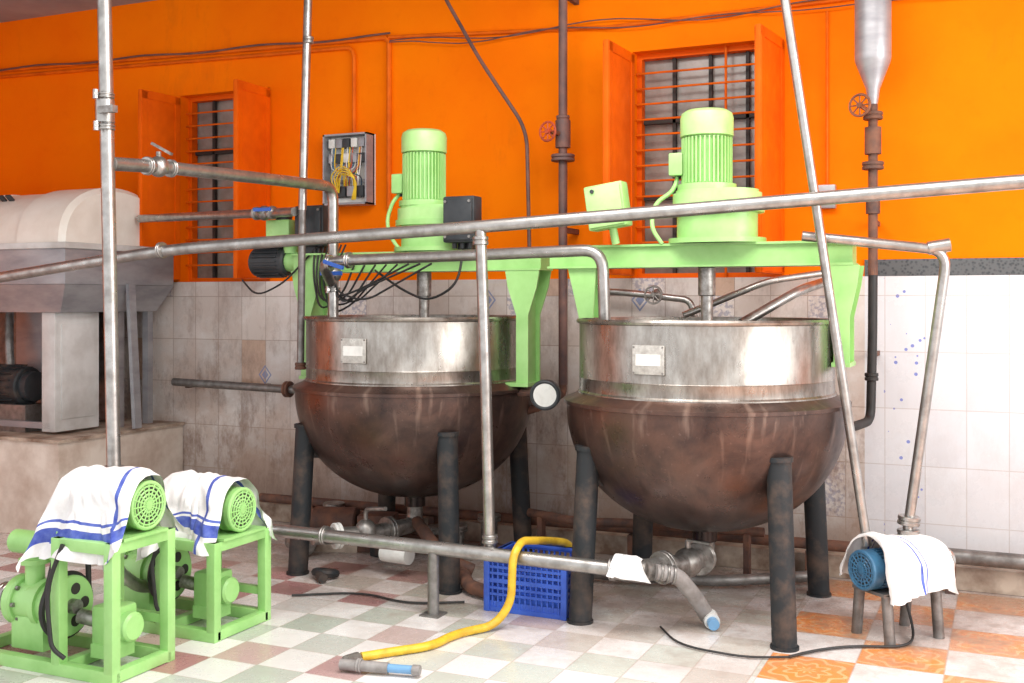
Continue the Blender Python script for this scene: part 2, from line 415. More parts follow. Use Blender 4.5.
# ------------------------------------------------------------------ kettles
def stadium(r,x1,n=16):
    p=[]
    for i in range(n+1): a=-math.pi/2+math.pi*i/n; p.append((x1+r*math.cos(a),r*math.sin(a)))
    for i in range(n+1): a=math.pi/2+math.pi*i/n; p.append((r*math.cos(a),r*math.sin(a)))
    return p
def kettle(cx,cy,sinphi,bx0,bx1,motor_dx,big,name='steam_jacketed_kettle'):
    e=empty(name,(cx,cy,0))
    b=B('jacket_bowl'); pr=[(.03,.39)]
    for i in range(1,25):
        a=math.radians(90-90*i/24)
        pr.append((.672*math.cos(a)**.92,.985-.595*math.sin(a)))
    pr+=[(.672,1.0),(.685,1.003),(.685,1.02),(.672,1.028),(.63,1.045),(.61,1.06)]
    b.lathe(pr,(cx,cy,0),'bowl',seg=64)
    b.cyl((cx,cy,.33),(cx,cy,.41),.06,'bowl'); b.done(e,origin=(cx,cy,0))
    s=B('pan_band')
    s.lathe([(.618,1.045),(.618,1.06),(.61,1.068),(.61,1.125),(.612,1.128),(.61,1.131),(.61,1.385),(.622,1.39),(.626,1.40),(.618,1.41),(.602,1.408),(.598,1.38),(.598,1.0),(.55,.75),(.42,.56),(.25,.47),(.001,.43)],(cx,cy,0),'ss',seg=72)
    view=V((cx,cy,0)).normalized(); v=-view; r=V((view.y,-view.x,0))
    cosphi=math.sqrt(1-sinphi**2); nrm=r*sinphi+v*cosphi
    P=V((cx,cy,1.235))+nrm*.613; ang=math.atan2(nrm.y,nrm.x)+math.pi/2
    s.box(P,(.155,.008,.13),'label',(0,0,ang),.003)
    s.box(P+nrm*.004,(.12,.004,.05),'white',(0,0,ang))
    for i in (-1,1):
        for j in (-1,1): s.cyl(P+V((math.cos(ang)*.07*i,math.sin(ang)*.07*i,.057*j)),P+nrm*.006+V((math.cos(ang)*.07*i,math.sin(ang)*.07*i,.057*j)),.005,'steel',seg=8)
    s.done(e,origin=(cx,cy,1.03))
    l=B('legs')
    for sx in (-1,1):
        for sy in (-1,1):
            x=cx+.44*sx; y=cy+.44*sy
            l.cyl((x+.03*sx,y+.03*sy,0),(x,y,.80),.054,'leg',seg=24)
            l.cyl((x,y,.80),(x,y,.82),.062,'leg')
            l.cyl((x+.03*sx,y+.03*sy,0),(x+.03*sx,y+.03*sy,.012),.062,'leg',seg=24)
            l.box((x-.035*sx,y-.035*sy,.72),(.09,.02,.18),'leg',(0,0,math.radians(45*sx*sy)))
    l.done(e)
    g=B('bridge_frame')
    g.bb(bx0,bx1,cy-.07,cy+.07,1.67,1.765,'green')
    g.bb(bx0-.005,bx1+.005,cy-.09,cy+.09,1.763,1.774,'green'); g.bb(bx0-.005,bx1+.005,cy-.09,cy+.09,1.660,1.671,'green')
    for sx,xe in ((-1,cx-.685),(1,cx+(.655 if big else .705))):
        zl=1.04 if not (big and sx==1) else 1.20
        tw=.08 if (big and sx==1) else .10
        if big and sx==-1:
            xe=cx-.60
            for yy in (cy-.06,cy+.06):
                g.prism([(-.09,1.66),(.06,1.66),(.045,1.41),(-.03,1.41)],(xe,yy,0),(1,0,0),(0,0,1),.012,'green')
            g.bb(xe-.01,xe+.01,cy-.06,cy+.06,1.41,1.66,'green'); continue
        for yy in (cy-.08,cy+.08):
            g.prism([(-tw,1.66),(tw,1.66),(tw*.85,1.57),(.035,1.42),(.035,zl),(-.035,zl),(-.035,1.42),(-tw*.85,1.57)],(xe,yy,0),(1,0,0),(0,0,1),.012,'green')
        g.bb(xe-.012,xe+.012,cy-.075,cy+.075,zl,1.66,'green')
        xa,xb=sorted((cx+sx*.612,xe+.04*sx))
        g.bb(xa,xb,cy-.1,cy+.1,zl-.005,zl+.015,'green')
    g.done(e)
    a=B('agitator_drive'); mx=cx+motor_dx; z0=1.774
    r0=.165 if big else .15
    dx=.10
    a.prism(stadium(r0-.02,dx),(mx,cy,(z0+1.93)/2),(1,0,0),(0,1,0),1.93-z0,'green')
    a.prism(stadium(r0+.02,dx),(mx,cy,z0+.012),(1,0,0),(0,1,0),.024,'green')
    a.prism(stadium(r0+.012,dx),(mx,cy,1.935),(1,0,0),(0,1,0),.03,'green')
    a.prism(stadium(r0,dx),(mx,cy,1.98),(1,0,0),(0,1,0),.07,'greenl')
    a.prism(stadium(r0-.015,dx),(mx,cy,2.022),(1,0,0),(0,1,0),.016,'greenl')
    for i in range(10):
        t=2*math.pi*i/10; a.cyl((mx+dx/2+math.cos(t)*(r0+.04),cy+math.sin(t)*(r0-.01),1.94),(mx+dx/2+math.cos(t)*(r0+.04),cy+math.sin(t)*(r0-.01),1.962),.011,'green',seg=6)
    zm=2.03; h=.27 if big else .31
    a.cyl((mx,cy,zm),(mx,cy,zm+.03),.142,'green',seg=32)
    a.cyl((mx,cy,zm+.03),(mx,cy,zm+h),.104,'green',seg=32)
    for i in range(36):
        t=2*math.pi*i/36; u=V((math.cos(t),math.sin(t),0))
        a.box(V((mx,cy,zm+.04+(h-.06)/2))+u*.112,(.022,.006,h-.05),'greenl',(0,0,t))
    zz=zm+h-.01
    a.lathe([(.112,zz),(.128,zz+.004),(.129,zz+.09),(.122,zz+.115),(.10,zz+.13),(.001,zz+.138)],(mx,cy,0),'greenl',seg=36)
    for i in range(3): a.torus((mx,cy,zz+.137-.004*i),(0,0,1),.03+.025*i,.004,'green',20,6)
    a.box((mx-.135,cy-.03,zm+.13),(.07,.10,.11),'green',None,.008)
    a.cyl((mx-.135,cy-.03,zm+.06),(mx-.135,cy-.03,zm+.09),.014,'dark')
    if big: pts=[(mx-.135,cy-.03,zm+.08),(mx-.15,cy-.06,zm+.0),(mx-.24,cy-.09,zm-.06),(mx-.25,cy-.1,1.85),(mx-.2,cy-.085,1.774)]
    else: pts=[(mx-.135,cy-.03,zm+.08),(mx-.17,cy-.06,zm+.03),(mx-.2,cy-.08,zm-.08),(mx-.17,cy-.08,1.85),(mx-.1,cy-.085,1.774)]
    a.tube(pts,.011,'greenl',.1,8)
    a.cyl((mx,cy,1.30),(mx,cy,1.66),.03,'steel'); a.cyl((mx,cy,1.52),(mx,cy,1.66),.042,'steel',bev=.004)
    a.cyl((mx,cy,.5),(mx,cy,1.30),.024,'steel')
    a.box((mx,cy,.75),(.85,.02,.05),'steel',(0,0,.6)); 
    for k in (-1,1): a.box((mx+k*.36,cy+k*.24,.92),(.03,.03,.36),'steel',(0,0,.6))
    a.done(e)
    return e
k1=kettle(-3.087,5.484,-.52,-3.87,-2.28,.06,False)
k2=kettle(-1.352,5.27,-.40,-2.14,-.65,.01,True,'steam_jacketed_kettle.001')

b=B('end_disc'); gc=V((-2.23,5.36,1.0)); gd=V((.25,-.97,0)).normalized()
b.tube([(-2.44,5.44,1.0),(-2.30,5.42,1.0),gc+V((0,.05,0))],.022,'rust',.03,8)
b.cyl(gc+gd*-.05,gc+gd*.02,.078,'dark',seg=32); b.torus(gc+gd*.02,gd,.070,.011,'dark'); b.cyl(gc+gd*.018,gc+gd*.026,.062,'redwh',seg=32); b.done(k1)
b=B('drain_pipework')
b.tube([(-3.087,5.484,.36),(-3.087,5.484,.22),(-3.2,5.15,.22),(-3.38,4.9,.24)],.045,'steel',.08)
b.flange((-3.15,5.30,.22),(-.3,-.9,0),.075); b.sphere((-3.2,5.14,.24),.06,'steel',(1,1,1.1)); b.flange((-3.3,5.01,.23),(-.6,-.8,0),.07,'white')
b.tube([(-3.2,5.14,.28),(-3.2,5.14,.36),(-3.05,5.1,.38)],.012,'steel',.03,8)
b.tube([(-3.087,5.484,.25),(-2.9,5.3,.2),(-2.75,5.2,.12),(-2.6,5.25,.06)],.035,'rust',.1)
b.cyl((-3.12,5.2,.12),(-2.95,5.18,.12),.05,'white',seg=16)
b.done(k1)
b=B('drain_pipework')
b.tube([(-1.352,5.27,.36),(-1.352,5.27,.25),(-1.40,4.95,.27),(-1.50,4.72,.29)],.05,'steel',.08)
b.flange((-1.36,5.2,.255),(0,1,0),.08); b.flange((-1.44,4.86,.28),(.4,1,0),.075)
b.sphere((-1.38,5.06,.265),.07,'steel',(1,1.2,1)); b.cyl((-1.38,5.06,.3),(-1.38,5.06,.37),.014,'steel',seg=8); b.box((-1.32,5.04,.37),(.13,.02,.01),'steel',(0,0,-.3)); b.done(k2)

# ------------------------------------------------------------------ junction boxes etc
b=B('control_box'); R=(0,math.radians(-8),0)
b.box((-1.80,5.13,1.96),(.20,.10,.22),'green',R,.012); b.box((-1.80,5.075,1.96),(.18,.02,.20),'greenl',R,.006)
b.cyl((-1.77,5.16,1.778),(-1.78,5.14,1.86),.02,'green'); b.cyl((-1.86,5.065,2.03),(-1.86,5.055,2.03),.01,'dark',seg=8); b.done()
def bbox(name,c,sz):
    b=B(name); c=V(c)
    b.box(c,sz,'dark',None,.012); b.box(c+V((0,-sz[1]/2-.006,0)),(sz[0]*.9,.014,sz[2]*.9),'dark',None,.006)
    for i in (-1,1):
        for j in (-1,1): b.cyl(c+V((i*sz[0]*.38,-sz[1]/2-.02,j*sz[2]*.38)),c+V((i*sz[0]*.38,-sz[1]/2-.01,j*sz[2]*.38)),.008,'steel',seg=8)
    for i in (-1,0,1): b.cyl(c+V((i*sz[0]*.25,0,-sz[2]/2-.03)),c+V((i*sz[0]*.25,0,-sz[2]/2)),.014,'dark',seg=10)
    return b
b=bbox('junction_box',(-2.70,5.32,1.935),(.19,.10,.25)); b.bb(-2.74,-2.66,5.34,5.40,1.776,1.82,'dark'); b.done()
b=bbox('junction_box.001',(-3.74,5.44,1.935),(.20,.12,.24)); b.bb(-3.8,-3.68,5.42,5.48,1.776,1.82,'dark'); b.done()
b=B('gear_motor'); b.cyl((-4.2,5.484,1.73),(-3.95,5.484,1.73),.085,'dark',seg=28,bev=.01)
for i in range(20):
    t=2*math.pi*i/20; b.box(V((-4.08,5.484+math.cos(t)*.088,1.73+math.sin(t)*.088)),(.18,.006,.016),'dark',(t-math.pi/2,0,0))
b.cyl((-3.95,5.484,1.73),(-3.87,5.484,1.73),.06,'green'); b.box((-4.08,5.43,1.84),(.1,.08,.05),'dark',None,.006)
b.box((-3.98,5.47,1.90),(.17,.14,.16),'green',None,.012); b.cyl((-3.98,5.47,1.98),(-3.98,5.47,2.02),.05,'dark'); b.cyl((-3.93,5.48,1.78),(-3.93,5.48,1.83),.05,'green'); b.done(k1)
b=B('cable_bundle')
for i in range(8):
    x0=-3.72+.03*i; y=5.40-.014*i
    b.tube([(x0,5.42,1.82),(x0+.01,y-.02,1.66),(x0+.06+random.uniform(-.05,.05),y,1.50+random.uniform(-.10,.07)),(x0+.2,y,1.50+random.uniform(-.04,.06)),(x0+.28+.05*i,y,1.70)],.006,'rub',.09,6)
b.tube([(-2.70,5.34,1.80),(-2.72,5.3,1.58),(-2.9,5.3,1.49),(-3.1,5.35,1.56),(-3.3,5.4,1.67)],.007,'rub',.09,6)
b.tube([(-3.70,5.42,1.82),(-3.9,5.36,1.6),(-4.1,5.36,1.52),(-4.25,5.42,1.62)],.006,'rub',.09,6)
b.done(k1)

# ------------------------------------------------------------------ pipework
b=B('riser_pipe')
b.cyl((-3.70,3.72,3.7),(-3.64,3.74,.72),.031,'pipe',seg=20)
b.clamp((-3.675,3.72,2.41),(0,0,1),.032); b.clamp((-3.672,3.72,2.27),(0,0,1),.032)
b.cyl((-3.673,3.72,2.29),(-3.674,3.72,2.39),.042,'pipe'); b.box((-3.62,3.68,2.34),(.09,.03,.03),'steel')
b.cyl((-3.64,3.74,.70),(-3.64,3.74,.76),.045,'steel')
b.tube([(-3.64,3.74,.74),(-3.64,3.74,.30),(-3.64,3.9,.18),(-3.6,4.0,.17)],.029,'pipe',.08)
b.done()
b=B('transfer_pipe')
b.tube([(-3.66,3.75,2.11),(-3.66,4.05,2.13),(-3.53,5.32,2.15),(-3.53,5.32,1.33)],.031,'pipe',.09,16)
b.clamp((-3.66,3.97,2.125),(0,1,0),.032); b.clamp((-3.655,4.12,2.13),(0,1,0),.032)
b.sphere((-3.66,4.045,2.13),.05,'pipe'); b.cyl((-3.66,4.045,2.13),(-3.66,4.045,2.20),.012,'steel'); b.box((-3.60,4.0,2.205),(.11,.022,.012),'steel',(0,.5,.3))
b.clamp((-3.53,5.32,1.74),(0,0,1),.032); b.clamp((-3.53,5.32,1.56),(0,0,1),.032); b.sphere((-3.53,5.32,1.65),.05,'steel')
b.cyl((-3.53,5.32,1.65),(-3.53,5.22,1.65),.012,'steel'); b.box((-3.47,5.21,1.65),(.14,.014,.022),'blueh')
b.done()
b=B('transfer_pipe.001')
b.tube([(-5.46,5.85,2.06),(-3.76,5.27,2.01)],.027,'pipe'); b.clamp((-4.12,5.393,2.02),(1,-.34,0),.03); b.clamp((-3.97,5.34,2.016),(1,-.34,0),.03)
b.sphere((-4.045,5.367,2.018),.045,'steel'); b.cyl((-4.045,5.36,2.01),(-4.045,5.28,2.03),.01,'steel'); b.box((-3.99,5.27,2.03),(.12,.012,.02),'blueh')
b.done()
b=B('steam_riser'); b.cyl((-3.68,5.31,3.7),(-3.72,5.29,2.02),.024,'pipe'); b.flange((-3.69,5.305,3.0),(0,0,1),.032)
b.cyl((-3.72,5.29,2.03),(-3.72,5.27,1.10),.021,'pipe_dull'); b.flange((-3.72,5.27,1.12),(0,0,1),.032,'rust'); b.done()
b=B('long_header_pipe')
b.tube([(-5.37,4.48,1.61),(-4.0,4.5,1.765),(-2.27,4.66,1.845),(.18,4.8,1.975),(1.2,4.86,2.02)],.030,'pipe',.3,16)
b.clamp((-4.05,4.5,1.76),(1,0,.1),.033); b.cyl((-5.37,4.48,1.61),(-6.6,4.46,1.5),.030,'pipe')
b.tube([(-2.27,4.66,1.83),(-2.25,4.67,1.2),(-2.24,4.70,.30)],.027,'pipe',.3,16); b.flange((-2.27,4.66,1.78),(0,0,1),.038,'pipe'); b.flange((-2.24,4.70,.37),(0,0,1),.038,'pipe')
b.done()
b=B('product_feed_pipe')
b.tube([(-3.50,5.25,1.60),(-3.42,5.05,1.70),(-3.27,5.05,1.715),(-1.77,4.96,1.74),(-1.77,5.0,1.33)],.029,'pipe',.1,16)
b.clamp((-3.25,5.05,1.715),(1,0,0),.033); b.clamp((-3.38,5.06,1.70),(1,0,0),.033); b.box((-3.31,4.99,1.69),(.13,.014,.02),'blueh',(0,.3,0)); b.done()
b=B('floor_discharge_pipe')
b.tube([(-3.75,4.55,.34),(-3.41,4.58,.335),(-2.49,4.62,.32),(-1.50,4.69,.29)],.033,'pipe',.2,16)
b.clamp((-3.1,4.6,.33),(1,0,0),.035); b.clamp((-1.62,4.685,.295),(1,0,0),.04); b.cyl((-1.62,4.685,.295),(-1.47,4.70,.29),.048,'steel')
b.cyl((-2.50,4.62,0),(-2.50,4.62,.30),.028,'pipe_dull'); b.box((-2.50,4.62,.004),(.1,.1,.008),'pipe_dull')
b.tube([(-3.75,4.55,.34),(-3.9,4.4,.3),(-3.75,4.1,.2)],.033,'pipe',.1,16)
b.done()
b=B('leaning_pole_pipe'); b.cyl((-1.02,4.85,3.7),(-.58,5.15,.40),.021,'pipe',seg=16); b.done()
b=B('suction_pipe')
b.tube([(-.855,5.08,1.79),(-.25,5.24,1.72),(-.42,5.29,.46)],.023,'pipe',.09,16); b.cyl((-.24,5.24,1.745),(-.33,5.22,1.73),.03,'pipe')
b.flange((-.415,5.29,.5),(.1,0,1),.05,'pipe'); b.flange((-.417,5.29,.44),(0,0,1),.05,'pipe'); b.done()
b=B('steam_drop_pipe')
b.cyl((-2.405,6.05,3.7),(-2.405,6.05,1.0),.026,'mauve'); b.flange((-2.405,6.05,2.34),(0,0,1),.07,'mauve'); b.cyl((-2.405,6.05,2.40),(-2.405,6.05,2.56),.045,'mauve')
b.flange((-2.405,6.05,2.57),(0,0,1),.04,'mauve')
b.cyl((-2.405,6.05,2.48),(-2.44,5.93,2.48),.014,'copper'); b.handwheel((-2.445,5.91,2.48),(.25,1,0),.055,'red')
b.tube([(-2.405,6.05,1.02),(-2.405,6.05,.95),(-2.40,5.70,.9),(-2.46,5.60,.88)],.024,'rust',.06)
for z in (3.3,1.9): b.bb(-2.42,-2.39,6.05,6.28,z,z+.03,'rust')
b.done()
b=B('steam_separator')
b.lathe([(.02,2.50),(.03,2.56),(.035,2.60),(.088,2.74),(.092,2.76),(.092,3.45),(.06,3.52),(.03,3.55)],(-.648,6.0,0),'sheet',seg=28,c0=True,c1=True)
b.cyl((-.648,6,3.54),(-.648,6,3.7),.028,'pipe')
b.cyl((-.648,6,1.63),(-.648,6,2.52),.024,'rust'); b.flange((-.648,6,2.2),(0,0,1),.055,'rust'); b.flange((-.648,6,2.46),(0,0,1),.05,'rust'); b.cyl((-.648,6,2.26),(-.648,6,2.40),.042,'rust')
b.handwheel((-.70,5.88,2.50),(.35,1,0),.055,'copper'); b.cyl((-.66,6,2.48),(-.70,5.88,2.5),.012,'copper'); b.cyl((-.648,6,1.95),(-.648,6,2.08),.036,'rust')
b.flange((-.648,6,1.80),(0,0,1),.045,'rust')
b.tube([(-.648,6,1.66),(-.65,6,1.3),(-.66,6,.87),(-.72,5.75,.86),(-.85,5.62,.86)],.024,'rub',.07); b.flange((-.655,6,1.1),(0,0,1),.035,'rub')
for z in (1.9,1.2): b.bb(-.665,-.64,6.0,6.27,z,z+.025,'rust')
b.done()
b=B('old_bent_pipe'); b.tube([(-3.4,6.2,3.7),(-3.268,6.15,3.446),(-2.975,6.1,2.98),(-2.66,6.1,2.53),(-2.64,6.1,1.70),(-2.64,6.26,1.65)],.012,'mauve',.12,10); b.done()
b=B('orange_conduit_pipe')
b.tube([(-7.9,6.262,3.33),(-3.75,6.262,3.23),(-3.72,6.262,3.2),(-3.72,6.262,2.1)],.017,'ochre',.05,8)
b.tube([(-7.9,6.262,3.28),(-4.02,6.262,3.19),(-3.99,6.262,3.14),(-3.99,6.262,2.61)],.014,'ochre',.05,8)
b.tube([(-3.72,6.262,3.23),(-2.2,6.262,3.14),(3.4,6.262,3.2)],.012,'ochre',.05,8); b.done()
b=B('slack_cable')
for k in range(2):
    pts=[]
    for i in range(25):
        x=-3.7+4.2*i/24; pts.append((x,6.24-.006*k,3.20-.02*k-.035*math.sin(i/24*math.pi*(3+k))**2+ .012*math.sin(i*.9+k)-.003*i))
    b.tube(pts,.004,'mauve',.05,6)
pts=[(-7.9+4.2*i/24,6.24,3.34-.09*i/24-.02*math.sin(i/24*math.pi*4)**2) for i in range(25)]
b.tube(pts,.007,'mauve',.05,6); b.done()
b=B('water_pipe'); b.tube([(-5.4,6.12,.92),(-4.45,6.12,.90),(-4.15,6.12,.90),(-4.08,6.0,.90),(-4.0,5.8,.88)],.028,'pipe_dull',.06); b.flange((-4.42,6.12,.90),(1,0,0),.055,'rust'); b.sphere((-4.3,6.12,.9),.05,'rust')
for x in (-5.3,-4.7): b.bb(x,x+.03,6.12,6.27,.88,.92,'rust')
b.done()
b=B('condensate_pipe'); b.tube([(-2.36,6.15,1.56),(-2.02,6.15,1.54),(-1.66,6.15,1.50),(-1.64,6.15,1.40),(-1.64,6.27,1.38)],.02,'pipe',.05); b.handwheel((-1.86,6.08,1.53),(0,1,0),.05,'steel'); b.sphere((-1.86,6.15,1.53),.035,'steel')
b.done()
b=B('vapour_pipe'); b.tube([(-1.25,5.62,1.38),(-1.0,5.85,1.55),(-.9,6.1,1.60),(-.9,6.27,1.60)],.026,'pipe',.08)
b.tube([(-1.55,5.60,1.42),(-1.15,5.80,1.60),(-.78,6.0,1.66)],.018,'pipe',.08); b.done()
b=B('floor_level_water_pipe'); b.tube([(-.36,6.06,.19),(.09,6.06,.19),(3.4,6.06,.19)],.04,'pipe_dull'); b.cyl((-.40,6.06,.19),(-.34,6.06,.19),.07,'pipe_dull')
for x in (-.3,.7,2): b.bb(x,x+.05,6.03,6.09,0,.155,'rust')
b.done()
b=B('rusty_floor_pipes'); b.tube([(-4.6,6.06,.17),(-2.6,6.06,.18),(-.5,6.06,.19)],.03,'rust')
b.tube([(-3.6,5.9,.05),(-3.0,5.75,.05),(-2.5,5.0,.045),(-2.36,4.95,.04)],.035,'rust',.15)
b.tube([(-2.6,5.95,.25),(-2.2,5.8,.25),(-1.9,5.9,.25),(-1.2,5.95,.25)],.026,'rust',.1)
b.tube([(-2.3,5.5,.05),(-1.9,5.5,.05),(-1.35,5.62,.05),(-.9,5.95,.05)],.03,'pipe_dull',.1)
for x in (-4.2,-3.3,-2.0,-1.0): b.bb(x,x+.04,6.03,6.1,0,.15,'rust')
for x in (-2.5,-1.3): b.bb(x,x+.03,5.88,5.94,0,.24,'rust')
b.done()

# ------------------------------------------------------------------ electrical panel
b=B('electrical_panel'); x0,x1,z0,z1=-4.17,-3.83,2.13,2.60; y=6.26
b.bb(x0,x1,y-.015,y+.015,z0,z1,'white')
b.bb(x0,x0+.012,y-.10,y,z0,z1,'sheet'); b.bb(x1-.012,x1,y-.10,y,z0,z1,'sheet'); b.bb(x0,x1,y-.10,y,z1-.012,z1,'sheet'); b.bb(x0,x1,y-.10,y,z0,z0+.012,'sheet')
for r_ in range(2):
    for i in range(5): b.box((x0+.055+.058*i,y-.05,z1-.06-.10*r_),(.046,.06,.06),('white','sheet','dark')[(i+r_)%3],None,.004)
for i in range(4): b.box((x0+.06+.072*i,y-.05,z0+.09),(.058,.06,.07),'dark' if i%2 else 'sheet',None,.004)
b.bb(x0+.03,x1-.03,y-.04,y-.01,z0+.15,z0+.17,'sheet'); b.bb(x0+.03,x1-.03,y-.04,y-.01,z0+.02,z0+.045,'white')
for i in range(26):
    xa=x0+.04+random.random()*.26; xb=x0+.04+random.random()*.26
    b.tube([(xa,y-.07,z0+.12),(xa+.02,y-.10,z0+.18),(xb,y-.09,z0+.24),(xb,y-.07,z1-random.choice([.19,.09]))],.0035,random.choice(['ywire','ywire','red','rub','teal','white']),.04,6)
for i in range(4): b.tube([(x0+.12,y-.09,z0+.08),(x0+.06+.03*i,y-.12,z0+.18),(x0+.17,y-.13,z0+.27-.022*i),(x0+.27,y-.11,z0+.17),(x0+.22+.01*i,y-.09,z0+.03)],.004,'ywire',.08,6)
b.done()
b=B('switch_box'); b.box((-.92,6.25,2.07),(.10,.05,.13),'sheet',None,.006); b.box((-.92,6.22,2.07),(.07,.012,.05),'blueplug'); b.tube([(-.92,6.265,2.13),(-.92,6.265,3.1)],.008,'ochre',seg=6); b.done()

# ------------------------------------------------------------------ machine at left on plinth
b=B('masonry_plinth'); b.bb(-7.95,-5.44,5.12,6.26,0,.60,simple('plinth_plaster',(.74,.66,.58),(.40,.28,.21),3,.4,.75,rough=.8,bump=.2)); b.bb(-7.95,-5.42,5.10,6.26,.60,.62,'kerb'); b.done()
mc=empty('roasting_machine',(-6.3,5.70,.62))
b=B('hood')
def arch(x,hw,h,z,n=24): return [V((x,5.70-hw*math.cos(math.pi*i/n),z+h*math.sin(math.pi*i/n)**.8)) for i in range(n+1)]
b.rings([arch(-7.5,.48,.38,1.86),arch(-5.90,.48,.38,1.86)],'cream')
b.rings([arch(-5.90,.495,.40,1.86),arch(-5.535,.495,.40,1.86),arch(-5.50,.465,.37,1.86)],'cream')
for x in (-6.9,-6.45): b.rings([arch(x,.488,.388,1.86),arch(x+.02,.488,.388,1.86)],'cream')
for k in range(3): b.box((-6.30+.07*k,5.38,2.19),(.045,.05,.012),'dark',(-.7,0,0))
b.done(mc)
b=B('body')
b.bb(-7.5,-5.46,5.19,6.19,1.60,1.86,'sheet',.01); b.bb(-7.5,-5.44,5.17,6.20,1.83,1.87,'offwhite',.006)
b.rings([[V((-7.4,5.25,1.42)),V((-5.56,5.25,1.42)),V((-5.56,6.12,1.42)),V((-7.4,6.12,1.42))],[V((-7.5,5.19,1.60)),V((-5.46,5.19,1.60)),V((-5.46,6.19,1.60)),V((-7.5,6.19,1.60))]],'sheet')
b.bb(-5.76,-5.64,5.28,5.66,.64,1.42,'offwhite',.008); b.bb(-5.645,-5.632,5.33,5.61,.72,1.34,'offwhite',.004)
b.bb(-7.4,-5.8,6.0,6.05,.64,1.42,'pipe_dull')
for x,y in ((-7.3,5.3),(-6.42,5.3),(-5.62,5.82),(-5.62,6.1),(-7.3,6.0)): b.bb(x-.025,x+.025,y-.025,y+.025,.62,1.42,'sheet')
b.bb(-7.3,-5.68,5.28,5.32,.66,.70,'sheet')
b.cyl((-6.45,5.42,.92),(-6.02,5.42,.92),.13,'leg',seg=24,bev=.01); b.cyl((-6.02,5.42,.92),(-5.96,5.42,.92),.10,'dark')
for i in range(18):
    t=2*math.pi*i/18; b.box((-6.22,5.42+.135*math.cos(t),.92+.135*math.sin(t)),(.30,.006,.02),'leg',(t-math.pi/2,0,0))
b.bb(-6.5,-5.95,5.32,5.52,.62,.80,'pipe_dull'); b.tube([(-6.3,5.5,1.42),(-6.25,5.45,1.2),(-6.2,5.42,1.0)],.03,'pipe_dull',.1); b.bb(-6.35,-5.9,5.6,5.9,.9,1.42,'sheet')
b.done(mc)
b=B('sheet_support'); b.box((-5.42,5.75,1.12),(.03,.06,.98),'sheet',(0,-.06,0)); b.done(mc)

# ------------------------------------------------------------------ cloth + pumps
def cloth(b,X,length,R,L,flare,seed,stripes,n=72,mm=64,wk=1.0,droop=.16,Lf=None):
    """sack draped over a horizontal cylinder; local x = axis, z up, -y is the front"""
    pts=[]; H=math.pi*R/2
    for j in range(mm+1):
        v=j/mm; row=[]
        for i in range(n+1):
            u=-1+2*i/n
            base=(Lf if (Lf and u<0) else L)
            Ls=base*(1+.55*noise.noise(V((v*2.0+seed,math.copysign(3,u),seed))))
            a=u*(H+Ls); x=(v-.5)*length
            bulge=1+.14*noise.noise(V((x*7,u*1.5,seed)))
            if abs(a)<=H: y=R*bulge*math.sin(a/R); z=R*bulge*math.cos(a/R)
            else:
                e=abs(a)-H; y=math.copysign(R*bulge+flare*e*(.6+.8*abs(math.sin(v*7+seed))),a); z=-e
            ridge=lambda q:(.5-abs(q))
            wr=(noise.noise(V((x*10+seed,a*2.5,seed*1.7)))*.040+ridge(noise.noise(V((x*13+a*7,seed,a*4))))*.026+noise.noise(V((x*30,a*12,seed)))*.012)*wk
            k=min(1,max(.35,(abs(a)-H*.3)/H))
            y+=math.copysign(wr*k*1.2,a) ; z+=wr*.5*(1-.5*k)+.010
            q=max(0,(.25-v)/.25); z-=q*q*droop*(1-.6*abs(u)); x+=q*q*.06
            w_=max(0,(v-.88)/.12); z-=.02*w_*(1-abs(u)) 
            x+=noise.noise(V((a*4,seed,v*2)))*.06+ (.05*abs(u)**2 if v>.6 else -.03*abs(u)**2 if v<.3 else 0)
            row.append(X@V((x,y,z)))
        pts.append(row)
    kc=b.mi('cloth'); ks=b.mi('stripe')
    vs=[[b.bm.verts.new(p) for p in r] for r in pts]
    for j in range(mm):
        for i in range(n):
            f=b.bm.faces.new((vs[j][i],vs[j+1][i],vs[j+1][i+1],vs[j][i+1]))
            u=-1+2*(i+.5)/n; v=(j+.5)/mm
            f.material_index=ks if any((k=='u' and lo<u<hi) or (k=='v' and lo<v<hi) for k,lo,hi in stripes) else kc
def grille(b,c,ax,R,m):
    c=V(c); ax=V(ax).normalized(); x,y,d=frame_of(ax)
    b.cyl(c-ax*.05,c,R,m,seg=32); b.torus(c,ax,R-.008,.009,m)
    b.cyl(c,c+ax*.002,R-.01,'darkgap',seg=32)
    r=R-.022
    while r>.02: b.torus(c+ax*.004,ax,r,.0042,m,28,5); r-=.0165
    b.cyl(c,c+ax*.009,.018,m,seg=16)
    for i in range(16):
        t=2*math.pi*i/16; u=x*math.cos(t)+y*math.sin(t); b.cyl(c+ax*.005+u*.015,c+ax*.005+u*(R-.01),.0035,m,seg=5)
